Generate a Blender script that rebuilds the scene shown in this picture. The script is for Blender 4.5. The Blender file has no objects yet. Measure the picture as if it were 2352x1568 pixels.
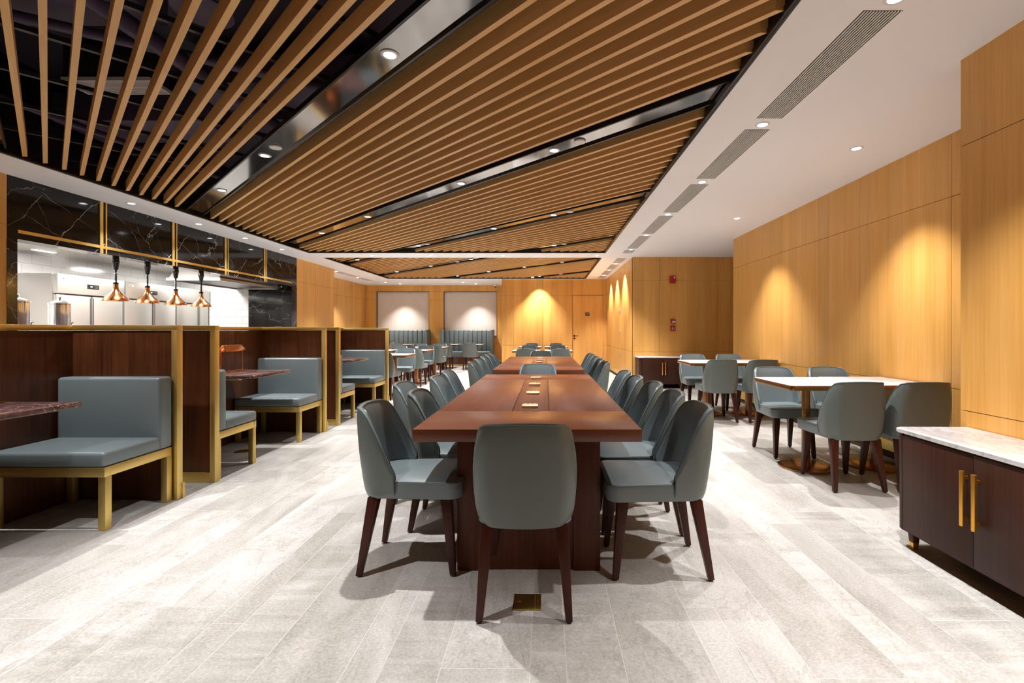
import bpy, bmesh, math, random
from mathutils import Vector, Matrix
random.seed(7)
R = math.radians
S = bpy.context.scene
COL = S.collection

# ------------------------------------------------------------------ camera, world, exposure
HC = 1.21                      # camera height
cd = bpy.data.cameras.new('camera'); cam = bpy.data.objects.new('camera', cd); COL.objects.link(cam)
cam.location = (0, 0, HC); cam.rotation_euler = (R(90), 0, 0)
cd.sensor_width = 36; cd.lens = 1100/2352*36
cd.shift_x = -(1254-1176)/2352; cd.shift_y = -(784-758)/2352
cd.clip_start = .05; cd.clip_end = 60
S.camera = cam
w = bpy.data.worlds.new('world'); S.world = w; w.use_nodes = True
w.node_tree.nodes['Background'].inputs[0].default_value = (.02, .02, .022, 1)
w.node_tree.nodes['Background'].inputs[1].default_value = 1
S.view_settings.view_transform = 'Standard'; S.view_settings.look = 'None'
S.view_settings.gamma = 1; S.view_settings.use_curve_mapping = False
S.view_settings.exposure = 1.4
S.cycles.use_denoising = True
S.cycles.use_adaptive_sampling = True; S.cycles.adaptive_threshold = .07
S.cycles.max_bounces = 8; S.cycles.diffuse_bounces = 4; S.cycles.glossy_bounces = 4
S.cycles.sample_clamp_indirect = 6
S.cycles.caustics_reflective = False; S.cycles.caustics_refractive = False
P_SPOT = 118                    # power of one ceiling downlight
C_LAMP = (1.0, .975, .965)

CZ = 2.785                     # white ceiling height

# ------------------------------------------------------------------ node helpers
class NT:
    def __init__(s, m): s.t = m.node_tree; s.n = s.t.nodes; s.l = s.t.links
    def new(s, typ, **kw):
        n = s.n.new(typ)
        for k, v in kw.items(): setattr(n, k, v)
        return n
    def put(s, sock, v):
        if v is None: return
        if hasattr(v, 'is_output') or isinstance(v, bpy.types.NodeSocket): s.l.new(v, sock)
        else: sock.default_value = v
    def math(s, op, a, b=None, c=None):
        n = s.new('ShaderNodeMath', operation=op)
        s.put(n.inputs[0], a); s.put(n.inputs[1], b); s.put(n.inputs[2], c)
        return n.outputs[0]
    def coord(s, k='Object'): return s.new('ShaderNodeTexCoord').outputs[k]
    def mapping(s, v, scale=(1,1,1), loc=(0,0,0), rot=(0,0,0)):
        n = s.new('ShaderNodeMapping'); s.put(n.inputs[0], v)
        n.inputs['Scale'].default_value = scale; n.inputs['Location'].default_value = loc; n.inputs['Rotation'].default_value = rot
        return n.outputs[0]
    def noise(s, v, scale, detail=3, rough=.5, dist=0, out=0):
        n = s.new('ShaderNodeTexNoise'); s.put(n.inputs['Vector'], v)
        n.inputs['Scale'].default_value = scale; n.inputs['Detail'].default_value = detail
        n.inputs['Roughness'].default_value = rough; n.inputs['Distortion'].default_value = dist
        return n.outputs[out]
    def ramp(s, f, stops, interp='LINEAR'):
        n = s.new('ShaderNodeValToRGB'); s.put(n.inputs[0], f); e = n.color_ramp.elements
        n.color_ramp.interpolation = interp
        while len(e) < len(stops): e.new(.5)
        for i, (p, c) in enumerate(stops):
            e[i].position = p; e[i].color = (*c, 1) if len(c) == 3 else c
        return n.outputs[0]
    def mix(s, f, a, b, blend='MIX'):
        n = s.new('ShaderNodeMix', data_type='RGBA', blend_type=blend)
        s.put(n.inputs[0], f)
        for sk, v in ((n.inputs[6], a), (n.inputs[7], b)):
            s.put(sk, (*v, 1) if isinstance(v, tuple) and len(v) == 3 else v)
        return n.outputs[2]
    def sep(s, v): n = s.new('ShaderNodeSeparateXYZ'); s.put(n.inputs[0], v); return n.outputs
    def comb(s, x, y, z):
        n = s.new('ShaderNodeCombineXYZ'); s.put(n.inputs[0], x); s.put(n.inputs[1], y); s.put(n.inputs[2], z); return n.outputs[0]
    def white(s, v): n = s.new('ShaderNodeTexWhiteNoise', noise_dimensions='3D'); s.put(n.inputs[0], v); return n.outputs[0]
    def bump(s, h, strength=.1, dist=.01):
        n = s.new('ShaderNodeBump'); s.put(n.inputs['Height'], h)
        n.inputs['Strength'].default_value = strength; n.inputs['Distance'].default_value = dist
        return n.outputs[0]

def mat(name, base=(.5,.5,.5), rough=.5, metal=0, coat=0, coat_rough=.1, spec=None, emit=None, estr=0, build=None):
    m = bpy.data.materials.new(name); m.use_nodes = True
    b = m.node_tree.nodes['Principled BSDF']
    b.inputs['Base Color'].default_value = (*base, 1); b.inputs['Roughness'].default_value = rough
    b.inputs['Metallic'].default_value = metal; b.inputs['Coat Weight'].default_value = coat
    b.inputs['Coat Roughness'].default_value = coat_rough
    if spec is not None: b.inputs['Specular IOR Level'].default_value = spec
    if emit: b.inputs['Emission Color'].default_value = (*emit, 1); b.inputs['Emission Strength'].default_value = estr
    if build: build(NT(m), b)
    return m

def wood(name, c0, c1, axis=2, rough=.4, fine=60, coat=0, coat_rough=.1, strips=0, spec=.5, bump=.05, blot=.0):
    # grain runs along axis
    def f(t, b):
        co = t.coord()
        sc = [fine]*3; sc[axis] = 1.6
        g = t.noise(t.mapping(co, tuple(sc)), 1, 5, .6, .3)
        sc2 = [7]*3; sc2[axis] = .5
        g2 = t.noise(t.mapping(co, tuple(sc2), (3, 5, 1)), 1, 3, .5, .6)
        h = t.math('ADD', t.math('MULTIPLY', g, .55), t.math('MULTIPLY', g2, .45))
        col = t.ramp(h, [(.33, c0), (.68, c1)])
        if strips:
            x, y, z = t.sep(co)
            sxy = t.math('FLOOR', t.math('MULTIPLY', t.math('ADD', x, y), 1/strips))
            r = t.white(t.comb(sxy, t.math('FLOOR', t.math('MULTIPLY', t.math('SUBTRACT', x, y), .9)), 0))
            v = t.math('ADD', t.math('MULTIPLY', r, .16), .92)
            col = t.mix(1.0, col, t.comb(v, v, v), 'MULTIPLY')
        if blot:
            n = t.noise(co, 6, 3, .6)
            v = t.math('ADD', t.math('MULTIPLY', n, blot), 1-blot/2)
            col = t.mix(1.0, col, t.comb(v, v, v), 'MULTIPLY')
        t.put(b.inputs['Base Color'], col)
        t.put(b.inputs['Normal'], t.bump(h, bump, .002))
    return mat(name, rough=rough, coat=coat, coat_rough=coat_rough, spec=spec, build=f)

M = {}
M['wall_wood'] = wood('oak_veneer', (.64, .315, .062), (.79, .435, .132), 2, .38, 55, strips=.23)
M['groove'] = mat('groove_shadow', (.10, .045, .012), .8)
M['slat_wood'] = wood('slat_oak', (.64, .36, .125), (.80, .49, .205), 0, .45, 40)
M['dark_wood'] = wood('dark_walnut', (.040, .011, .0045), (.125, .040, .013), 2, .30, 60, spec=.5, blot=.9)
M['cab_wood'] = wood('cabinet_walnut', (.038, .0125, .007), (.070, .024, .013), 2, .45, 80, spec=.25)
M['leg_wood'] = wood('chair_leg_wood', (.030, .0065, .0035), (.070, .016, .008), 2, .38, 70, spec=.28)
M['table_wood'] = wood('table_cherry', (.078, .021, .012), (.150, .043, .023), 1, .30, 45, coat=.15, coat_rough=.25, blot=.25)
M['table_rail'] = wood('table_cherry_crosswise', (.105, .028, .013), (.185, .053, .024), 0, .30, 45, coat=.15, coat_rough=.25, blot=.2)
M['table_leg'] = wood('table_cherry_upright', (.060, .015, .008), (.118, .031, .015), 2, .42, 55, spec=.3)
M['white'] = mat('white_paint', (.86, .862, .875), .7)
M['black'] = mat('black_paint', (.006, .005, .006), .5)
M['plenum'] = mat('dark_plenum_paint', (.030, .020, .040), .55)
M['plenum2'] = mat('dark_duct_paint', (.095, .070, .135), .45)
M['steel_rail'] = mat('dark_galvanised_rail', (.05, .045, .05), .35, .6)
M['gold'] = mat('brushed_brass', (.74, .55, .19), .46, 1)
M['gold_bright'] = mat('polished_brass', (1, .86, .55), .42, 1)
M['floor_brass'] = mat('floor_box_brass', (.62, .42, .10), .33, 1)
M['handle_gold'] = mat('satin_gold_handle', (.85, .45, .08), .38, 1)
M['bronze'] = mat('bronze', (.42, .20, .065), .27, 1)
M['copper'] = mat('copper', (.86, .36, .14), .2, 1)
M['chrome'] = mat('chrome', (.85, .85, .86), .12, .75)
M['inox'] = mat('brushed_stainless', (.50, .47, .435), .32, .55)
M['inox_dark'] = mat('dark_seam', (.16, .14, .13), .4, .6)
M['black_gloss'] = mat('black_gloss', (.008, .008, .009), .18)
M['red'] = mat('fire_red', (.42, .008, .012), .3)
M['grey_plastic'] = mat('grey_plastic', (.45, .45, .45), .4)
M['sign_black'] = mat('sign_black', (.012, .012, .014), .35)
M['vent_white'] = mat('vent_white', (.85, .83, .82), .5)
M['vent_dark'] = mat('vent_dark', (.018, .014, .014), .6)

def leather(name, c):
    def f(t, b):
        n = t.noise(t.coord(), 260, 2, .5)
        n2 = t.noise(t.coord(), 7, 2, .5)
        h = t.math('ADD', t.math('MULTIPLY', n, .25), n2)
        t.put(b.inputs['Normal'], t.bump(h, .10, .01))
    return mat(name, c, .37, 0, 0, spec=.5, build=f)
M['leather'] = leather('grey_green_leather_lit', (.152, .186, .195))  # bluer base has the cool lamp highlight on lit seats painted in
M['leather_back'] = leather('grey_green_leather_outer', (.132, .158, .150))
M['piping'] = mat('leather_piping', (.085, .115, .12), .35)
M['tuft'] = leather('channel_leather', (.120, .150, .153))

def marble_black(t, b):
    co = t.coord()
    wob = t.noise(co, 2.2, 5, .65, 0, 1)
    v = t.new('ShaderNodeVectorMath', operation='MULTIPLY_ADD')
    t.put(v.inputs[0], wob); v.inputs[1].default_value = (.42, .42, .42); t.put(v.inputs[2], co)
    def veins(scale, wdt, rot, st):
        vo = t.new('ShaderNodeTexVoronoi', feature='DISTANCE_TO_EDGE')
        t.put(vo.inputs['Vector'], t.mapping(v.outputs[0], (1, .55, 1.0), rot=rot)); vo.inputs['Scale'].default_value = scale
        mask = t.ramp(t.noise(co, st, 2, .5), [(.42, (0, 0, 0)), (.60, (1, 1, 1))])
        d = t.ramp(vo.outputs[0], [(0, (1, 1, 1)), (wdt, (0, 0, 0))])
        return t.math('MULTIPLY', d, mask)
    a = veins(1.3, .0045, (.5, .3, .2), 1.6); c = veins(3.2, .006, (.2, .8, .4), 2.7)
    def lines(dy, dz, k, off, wd, st):
        x, y, z = t.sep(co)
        u = t.math('ADD', t.math('ADD', t.math('MULTIPLY', y, dy*k), t.math('MULTIPLY', x, .3*k)), t.math('MULTIPLY', z, dz*k))
        u = t.math('ADD', u, t.math('MULTIPLY', t.noise(t.mapping(co, (1, 1, 1), (off, 0, 0)), 2.5, 5, .6), .55*k/2))
        q = t.math('ABSOLUTE', t.math('SUBTRACT', t.math('FRACT', u), .5))
        mk = t.ramp(t.noise(t.mapping(co, (1, 1, 1), (off, off, 0)), st, 2, .5), [(.45, (0, 0, 0)), (.60, (1, 1, 1))])
        return t.math('MULTIPLY', t.ramp(q, [(0, (1, 1, 1)), (wd*k, (0, 0, 0))]), mk)
    l1 = lines(1, -.9, 1.9, 3, .006, 1.5); l2 = lines(1, .45, 2.6, 8, .004, 1.8); l3 = lines(1, 2.2, 1.3, 5, .006, 2.2)
    f = t.math('MAXIMUM', t.math('MAXIMUM', l1, l3), t.math('MAXIMUM', t.math('MULTIPLY', a, .8), t.math('MULTIPLY', l2, .6)))
    t.put(b.inputs['Base Color'], t.mix(f, (.006, .0055, .006), (.55, .53, .52)))
M['marble_black'] = mat('black_veined_marble', rough=.09, spec=.4, build=marble_black)
def marble_white(t, b):
    co = t.coord()
    n = t.noise(t.mapping(co, (1, 2.2, 1), rot=(0, 0, .6)), 2.2, 8, .62, 1.6)
    d = t.math('ABSOLUTE', t.math('SUBTRACT', n, .5))
    t.put(b.inputs['Base Color'], t.ramp(d, [(0, (.60, .58, .58)), (.018, (.78, .76, .76)), (.07, (.84, .83, .83))]))
M['marble_white'] = mat('white_veined_marble', rough=.16, build=marble_white)
def marble_red(t, b):
    co = t.coord()
    n = t.noise(co, 9, 8, .7, 1.2)
    n2 = t.noise(co, 3.2, 6, .6, 2.0)
    d = t.math('ABSOLUTE', t.math('SUBTRACT', n2, .5))
    base = t.ramp(n, [(.3, (.05, .022, .021)), (.55, (.125, .064, .060)), (.75, (.25, .15, .14))])
    t.put(b.inputs['Base Color'], t.mix(t.ramp(d, [(0, (1, 1, 1)), (.012, (0, 0, 0))]), base, (.5, .38, .33)))
M['marble_red'] = mat('red_brown_marble', rough=.12, build=marble_red)

def floor_nodes(t, b):
    co = t.coord(); x, y, z = t.sep(co)
    per = .66
    xp = t.math('DIVIDE', t.math('ADD', x, 20*per+.057), per)
    fl = t.math('FLOOR', xp); m = t.math('MULTIPLY', t.math('SUBTRACT', xp, fl), per)
    s1 = t.math('GREATER_THAN', m, .13); s2 = t.math('GREATER_THAN', m, .34)
    row = t.math('ADD', t.math('MULTIPLY', fl, 3), t.math('ADD', s1, s2))
    off = t.math('MULTIPLY', t.white(t.comb(row, 3.3, 1.1)), 7.1)
    yy = t.math('DIVIDE', t.math('ADD', t.math('ADD', y, 30), off), 1.2)
    ti = t.math('FLOOR', yy); ym = t.math('MULTIPLY', t.math('SUBTRACT', yy, ti), 1.2)
    rnd = t.white(t.comb(row, ti, .5)); rnd2 = t.white(t.comb(row, ti, 4.5))
    g = .0013
    dx = t.math('MINIMUM', t.math('ABSOLUTE', m), t.math('MINIMUM', t.math('ABSOLUTE', t.math('SUBTRACT', m, .13)),
         t.math('MINIMUM', t.math('ABSOLUTE', t.math('SUBTRACT', m, .34)), t.math('SUBTRACT', per, m))))
    dy = t.math('MINIMUM', ym, t.math('SUBTRACT', 1.2, ym))
    dd = t.math('MINIMUM', dx, dy)
    groove = t.math('LESS_THAN', dd, g)
    # every tile shows its own piece of stone
    shift = t.comb(t.math('MULTIPLY', rnd, 17), t.math('MULTIPLY', rnd2, 23), t.math('MULTIPLY', rnd, 9))
    av = t.new('ShaderNodeVectorMath', operation='ADD'); t.put(av.inputs[0], co); t.put(av.inputs[1], shift)
    sv = av.outputs[0]
    cloud = t.noise(t.mapping(sv, (2.4, 1.1, 1), rot=(0, 0, .35)), 1.6, 5, .6, .8)
    grain = t.noise(sv, 95, 3, .7)
    band = t.noise(t.mapping(sv, (1.2, 14, 1), rot=(0, 0, .12)), 1.2, 3, .55, .5)
    vein = t.math('ABSOLUTE', t.math('SUBTRACT', t.noise(t.mapping(sv, (2.6, .8, 1), rot=(0, 0, -.3)), 1.1, 7, .62, 1.4), .5))
    isband = t.math('GREATER_THAN', rnd2, .72)
    mix1 = t.math('ADD', t.math('MULTIPLY', cloud, .5), t.math('MULTIPLY', grain, .5))
    v = t.math('ADD', mix1, t.math('MULTIPLY', isband, t.math('MULTIPLY', t.math('SUBTRACT', band, .5), .32)))
    v = t.math('ADD', v, t.math('MULTIPLY', t.math('SUBTRACT', rnd, .5), .11))
    col = t.ramp(v, [(.30, (.27, .255, .225)), (.50, (.43, .412, .385)), (.70, (.61, .595, .575))])
    col = t.mix(t.math('MULTIPLY', t.ramp(vein, [(0, (1, 1, 1)), (.012, (0, 0, 0))]), t.math('MULTIPLY', t.math('GREATER_THAN', rnd, .45), .45)), col, (.27, .24, .20))
    col = t.mix(groove, col, (.60, .57, .55))
    t.put(b.inputs['Base Color'], col)
    t.put(b.inputs['Roughness'], t.math('ADD', t.math('MULTIPLY', grain, .15), .36))
    t.put(b.inputs['Normal'], t.bump(grain, .06, .003))
M['floor'] = mat('stone_plank_tiles', rough=.45, spec=.35, build=floor_nodes)

def tile_nodes(uaxis):
    def f(t, b):
        co = t.coord(); xyz = t.sep(co)
        v = t.comb(xyz[uaxis], xyz[2], 0)
        br = t.new('ShaderNodeTexBrick'); t.put(br.inputs['Vector'], v)
        br.inputs['Color1'].default_value = (.86, .86, .85, 1); br.inputs['Color2'].default_value = (.83, .83, .82, 1)
        br.inputs['Mortar'].default_value = (.45, .44, .43, 1)
        br.inputs['Scale'].default_value = 1; br.inputs['Mortar Size'].default_value = .0025
        br.inputs['Brick Width'].default_value = .30; br.inputs['Row Height'].default_value = .15
        t.put(b.inputs['Base Color'], br.outputs[0])
    return f
M['tile_y'] = mat('white_tile_side', rough=.12, build=tile_nodes(1))
M['tile_x'] = mat('white_tile_end', rough=.12, build=tile_nodes(0))
M['kitchen_ceiling'] = mat('kitchen_ceiling_panel', (.62, .57, .52), .12, .35)
def speck(t, b):
    n = t.noise(t.coord(), 90, 3, .8)
    t.put(b.inputs['Base Color'], t.ramp(n, [(.35, (.56, .48, .42)), (.65, (.76, .68, .61))]))
    t.put(b.inputs['Normal'], t.bump(n, .3, .004))
M['wallcover'] = mat('speckled_wallcovering', rough=.8, build=speck)
M['strip_metal'] = mat('dark_mirror_steel', (.33, .315, .305), .09, 1)
M['strip_edge'] = mat('dark_steel_edge', (.045, .042, .042), .3, 1)

def emis(name, c, s):
    m = mat(name, (0, 0, 0), .5, emit=c, estr=s)
    try: m.cycles.emission_sampling = 'NONE'
    except Exception: pass
    return m
M['lamp_on'] = emis('lit_lamp_lens', (1, .98, .97), 9)
M['lamp_off'] = mat('white_plastic', (.75, .74, .76), .4)
M['panel_on'] = emis('lit_kitchen_panel', (1, .99, .96), 5)

# ------------------------------------------------------------------ mesh helpers
class MB:
    def __init__(s): s.bm = bmesh.new(); s.mats = []
    def _mi(s, m):
        if m is None: return 0
        if m not in s.mats: s.mats.append(m)
        return s.mats.index(m)
    def _fin(s, verts, m, bev=0, seg=2, xf=None):
        vs = set(verts); fs = set(); es = set()
        for v in vs:
            for e in v.link_edges: es.add(e)
            for f in v.link_faces: fs.add(f)
        if bev:
            r = bmesh.ops.bevel(s.bm, geom=list(es), offset=bev, segments=seg, profile=.5, affect='EDGES', clamp_overlap=True)
            fs = set(f for f in fs if f.is_valid) | set(r['faces'])
            vs = set(v for f in fs for v in f.verts)
        if xf is not None:
            for v in vs: v.co = xf @ v.co
        i = s._mi(m)
        for f in fs:
            if f.is_valid: f.material_index = i
        return vs
    def box(s, x0, x1, y0, y1, z0, z1, m=None, bev=0, seg=2, xf=None):
        r = bmesh.ops.create_cube(s.bm, size=1)
        mt = Matrix.Translation(((x0+x1)/2, (y0+y1)/2, (z0+z1)/2)) @ Matrix.Diagonal((abs(x1-x0), abs(y1-y0), abs(z1-z0), 1))
        bmesh.ops.transform(s.bm, matrix=mt, verts=r['verts'])
        return s._fin(r['verts'], m, bev, seg, xf)
    def hexa(s, bot, top, m=None, bev=0, seg=2):
        # bot / top: four corners each, same winding (ccw from above)
        vb = [s.bm.verts.new(p) for p in bot]; vt = [s.bm.verts.new(p) for p in top]
        s.bm.faces.new(vb[::-1]); s.bm.faces.new(vt)
        for i in range(4):
            j = (i+1) % 4
            s.bm.faces.new((vb[i], vb[j], vt[j], vt[i]))
        return s._fin(vb+vt, m, bev, seg)
    def prism(s, pts, z0, z1, m=None, bev=0, seg=2, xf=None):
        vb = [s.bm.verts.new((x, y, z0)) for x, y in pts]; vt = [s.bm.verts.new((x, y, z1)) for x, y in pts]
        s.bm.faces.new(vb[::-1]); s.bm.faces.new(vt); n = len(pts)
        for i in range(n):
            j = (i+1) % n
            s.bm.faces.new((vb[i], vb[j], vt[j], vt[i]))
        return s._fin(vb+vt, m, bev, seg, xf)
    def lathe(s, prof, c=(0, 0, 0), m=None, n=32, axis='z', xf=None):
        rings = []; allv = []
        for r, z in prof:
            ring = []
            for k in range(n):
                a = 2*math.pi*k/n; p = (r*math.cos(a), r*math.sin(a), z)
                if axis == 'y': p = (p[0], z, p[1])
                if axis == 'x': p = (z, p[0], p[1])
                ring.append(s.bm.verts.new((p[0]+c[0], p[1]+c[1], p[2]+c[2])))
            rings.append(ring); allv += ring
        for a, b in zip(rings, rings[1:]):
            for k in range(n):
                j = (k+1) % n
                s.bm.faces.new((a[k], a[j], b[j], b[k]))
        s.bm.faces.new(rings[0][::-1]); s.bm.faces.new(rings[-1])
        return s._fin(allv, m, 0, 0, xf)
    def cyl(s, c, r, z0, z1, m=None, n=24, axis='z', r2=None):
        return s.lathe([(r, z0), (r if r2 is None else r2, z1)], c, m, n, axis)
    def tube(s, path, r, m=None, n=8, cap=True):
        path = [Vector(p) for p in path]; rings = []; allv = []
        up = Vector((0, 0, 1))
        for i, p in enumerate(path):
            d = (path[min(i+1, len(path)-1)] - path[max(i-1, 0)]).normalized()
            a = d.cross(up)
            if a.length < 1e-3: a = d.cross(Vector((1, 0, 0)))
            a.normalize(); b = a.cross(d).normalized(); up = b
            rr = r[i] if isinstance(r, (list, tuple)) else r
            ring = [s.bm.verts.new(p + a*math.cos(2*math.pi*k/n)*rr + b*math.sin(2*math.pi*k/n)*rr) for k in range(n)]
            rings.append(ring); allv += ring
        for a, b in zip(rings, rings[1:]):
            for k in range(n):
                j = (k+1) % n
                s.bm.faces.new((a[k], a[j], b[j], b[k]))
        if cap: s.bm.faces.new(rings[0][::-1]); s.bm.faces.new(rings[-1])
        return s._fin(allv, m)
    def build(s, name, m=None, parent=None, smooth=35):
        me = bpy.data.meshes.new(name)
        bmesh.ops.recalc_face_normals(s.bm, faces=s.bm.faces)
        s.bm.to_mesh(me); s.bm.free()
        mats = s.mats if s.mats else []
        if m is not None: mats = [m] + [q for q in mats if q is not m] if not s.mats else s.mats
        for q in mats: me.materials.append(q)
        if smooth:
            for p in me.polygons: p.use_smooth = True
            me.set_sharp_from_angle(angle=R(smooth))
        o = bpy.data.objects.new(name, me); COL.objects.link(o)
        if parent is not None: o.parent = parent
        return o

def tag(o, label, cat, group=None, kind=None):
    o['label'] = label; o['category'] = cat
    if group: o['group'] = group
    if kind: o['kind'] = kind
    return o
def thing(name, label, cat, loc=(0, 0, 0), rz=0, group=None):
    o = bpy.data.objects.new(name, None); COL.objects.link(o)
    o.empty_display_size = .1
    o.location = loc; o.rotation_euler = (0, 0, rz)
    return tag(o, label, cat, group)
def struct(name, mb, m=None, smooth=0, label=None):
    o = mb.build(name, m, None, smooth); o['kind'] = 'structure'
    if label: o['label'] = label
    return o
KIDS = {}
def kids(o):
    return [c for c in bpy.data.objects if c.parent == o]
def dup(root, loc, rz=0, label=None, group=None):
    if root not in KIDS: KIDS[root] = [(c, kids(c)) for c in kids(root)]
    r = root.copy(); COL.objects.link(r); r.location = loc; r.rotation_euler = (0, 0, rz)
    if label: r['label'] = label
    if group: r['group'] = group
    for c, gs in KIDS[root]:
        k = c.copy(); COL.objects.link(k); k.parent = r
        for g in gs:
            q = g.copy(); COL.objects.link(q); q.parent = k
    return r

# ================================================================== THE ROOM
PW = .08
def panelwall(name, axis, const, side, u0, u1, useams, zseams=(.745, 2.28), z0=.17, z1=CZ, m=None, holes=()):
    """panelled wall whose face lies at const; the room is on the `side` of it."""
    mb = MB(); m = m or M['wall_wood']; g = .002
    us = [u0] + [u for u in useams if u0 < u < u1] + [u1]; zs = [z0] + [z for z in zseams if z0 < z < z1] + [z1]
    def put(a, b, c, d, near, far, mm):
        lo, hi = sorted((const - side*near, const - side*far))
        if axis == 'x': mb.box(lo, hi, a, b, c, d, mm)
        else: mb.box(a, b, lo, hi, c, d, mm)
    for i in range(len(us)-1):
        for j in range(len(zs)-1):
            a, b, c, d = us[i], us[i+1], zs[j], zs[j+1]
            if any(h[0] <= (a+b)/2 <= h[1] and h[2] <= (c+d)/2 <= h[3] for h in holes): continue
            put(a + (g if i else 0), b - (g if i < len(us)-2 else 0), c + (g if j else 0), d - (g if j < len(zs)-2 else 0), 0, .018, m)
    put(u0, u1, 0, z1, .018 if not holes else .06, .018+PW, M['groove'])
    o = struct(name, mb)
    bb = MB()
    lo, hi = sorted((const + side*.004, const - side*.0175))
    if axis == 'x': bb.box(lo, hi, u0, u1, .07, .17, M['gold'], .002)
    else: bb.box(u0, u1, lo, hi, .07, .17, M['gold'], .002)
    struct(name.replace('wall', 'baseboard'), bb)
    return o

f = MB(); f.box(-8.4, 5.3, -2.5, 17.1, -.1, 0, M['floor']); struct('floor', f)

panelwall('wall_right', 'x', 3.25, -1, 2.80, 8.31, [3.84, 4.96, 6.08, 7.20])
panelwall('wall_right_near', 'x', 2.425, -1, -2.3, 2.80, [-.6, .52, 1.64])
b = MB(); b.box(2.444, 3.35, 2.72, 2.799, 0, CZ, M['wall_wood']); struct('wall_right_return', b)
b = MB(); b.box(3.269, 5.1, 8.22, 8.309, 0, CZ, M['wall_wood']); struct('wall_recess_front', b)
panelwall('wall_recess_right', 'x', 5.1, -1, 8.31, 10.31, [9.4])
panelwall('wall_recess_back', 'y', 10.31, -1, 1.87, 5.1, [2.44, 3.69])
panelwall('wall_right_far', 'x', 1.87, -1, 10.329, 14.80, [10.75, 11.85, 12.35, 13.5])
panelwall('wall_back', 'y', 14.80, -1, -1.36, 1.87, [-1.0, -.10, .82, 1.762])
b = MB(); b.box(-1.359, -1.28, 14.82, 16.82, 0, CZ, M['wall_wood']); struct('wall_back_return', b)
N1, N2 = (-5.94, -4.105, .875, 2.56), (-3.585, -1.726, .875, 2.56)
panelwall('wall_back_left', 'y', 16.82, -1, -6.34, -1.36, [-5.94, -4.105, -3.585, -1.726], (.745, .875, 2.28, 2.56), holes=(N1, N2))
panelwall('wall_left_far', 'x', -6.34, 1, 12.33, 16.82, [13.45, 14.60, 15.74])
panelwall('wall_left_pier', 'x', -5.46, 1, 10.47, 12.33, [11.35])
b = MB(); b.box(-6.34, -5.48, 12.25, 12.329, 0, CZ, M['wall_wood']); struct('wall_left_step', b)
panelwall('wall_left_near', 'x', -5.45, 1, -2.3, 4.84, [-1, .2, 1.4, 2.6, 3.8])
panelwall('wall_behind', 'y', -2.3, 1, -5.45, 2.425, [-4, -2.8, -1.6, -.4, .8])

# door in the far wall: frame lines, leaf, lever and lock
d = MB(); d.box(.826, 1.756, 14.79, 14.806, .02, 2.274, M['wall_wood']); door = struct('door_1', d)
d = MB()
d.cyl((.875, 14.786, 1.035), .026, -.006, .006, M['black_gloss'], 20, 'y')
d.tube([(.875, 14.78, 1.035), (.875, 14.745, 1.035), (.89, 14.74, 1.035), (.99, 14.74, 1.035)], .009, M['black_gloss'])
d.build('door_handle', None, door)
d = MB(); d.cyl((.875, 14.786, .955), .026, -.006, .008, M['black_gloss'], 20, 'y'); d.build('door_lock', None, door)
d = MB()
for a in ((.8195, .8245, .0, 2.284), (1.7575, 1.7625, 0, 2.284)): d.box(a[0], a[1], 14.785, 14.797, a[2]+.17, a[3], M['groove'])
d.box(.82, 1.762, 14.785, 14.797, 2.276, 2.284, M['groove']); struct('trim_1', d)
d = MB(); d.box(1.215, 1.345, 14.775, 14.789, 1.655, 1.75, M['sign_black'], .004)
for zz, ws in ((1.722, (.10, .012)), (1.690, (.085, .010))):
    random.seed(int(zz*1000))
    x = 1.28-ws[0]/2
    while x < 1.28+ws[0]/2-.01:
        ww = random.uniform(.006, .016); d.box(x, x+ww, 14.7735, 14.7755, zz-ws[1]/2, zz+ws[1]/2, M['grey_plastic']); x += ww+.005
tag(d.build('door_sign'), 'small black nameplate on the flush wooden door in the far wall', 'sign')

# recessed wall-covering panels on the left part of the back wall
for i, n in enumerate((N1, N2)):
    p = MB(); p.box(n[0], n[1], 16.862, 16.879, n[2], n[3], M['wallcover'])
    e = .012
    p.box(n[0], n[0]+e, 16.80, 16.864, n[2], n[3], M['strip_edge']); p.box(n[1]-e, n[1], 16.80, 16.864, n[2], n[3], M['gold'])
    p.box(n[0], n[1], 16.80, 16.864, n[3]-e, n[3], M['strip_edge']); p.box(n[0], n[1], 16.80, 16.864, n[2], n[2]+e, M['gold'])
    tag(p.build('wall_panel', None, None, 0), 'pale speckled wallcovering panel recessed behind the %s channelled banquette' % ('left' if i == 0 else 'right'), 'wall panel', 'recessed panels in the back wall')

# ------------------------------------------------------------------ ceiling with its two dark openings
OX0, OX1 = -4.86, 1.22
O1 = (-1.2, 9.80); O2 = (10.42, 14.72)
c = MB(); T = .06
c.box(-6.5, OX0, -2.4, 16.95, CZ, CZ+T, M['white'])
c.box(OX1, 5.2, -2.4, 16.95, CZ, CZ+T, M['white'])
c.box(OX0, OX1, -2.4, O1[0], CZ, CZ+T, M['white'])
c.box(OX0, OX1, O1[1], O2[0], CZ, CZ+T, M['white'])
c.box(OX0, OX1, O2[1], 16.95, CZ, CZ+T, M['white'])
struct('ceiling', c)
c = MB()
c.box(OX0-.3, OX1+.3, O1[0]-.3, O2[1]+.3, 3.68, 3.75, M['plenum'])
for y0, y1 in (O1, O2):
    for a in ((OX0, OX0+.012, y0, y1), (OX1-.012, OX1, y0, y1), (OX0, OX1, y0, y0+.012), (OX0, OX1, y1-.012, y1)):
        c.box(a[0], a[1], a[2], a[3], CZ+.004, 3.7, M['black'])
struct('ceiling_void', c)
t = MB()
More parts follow.
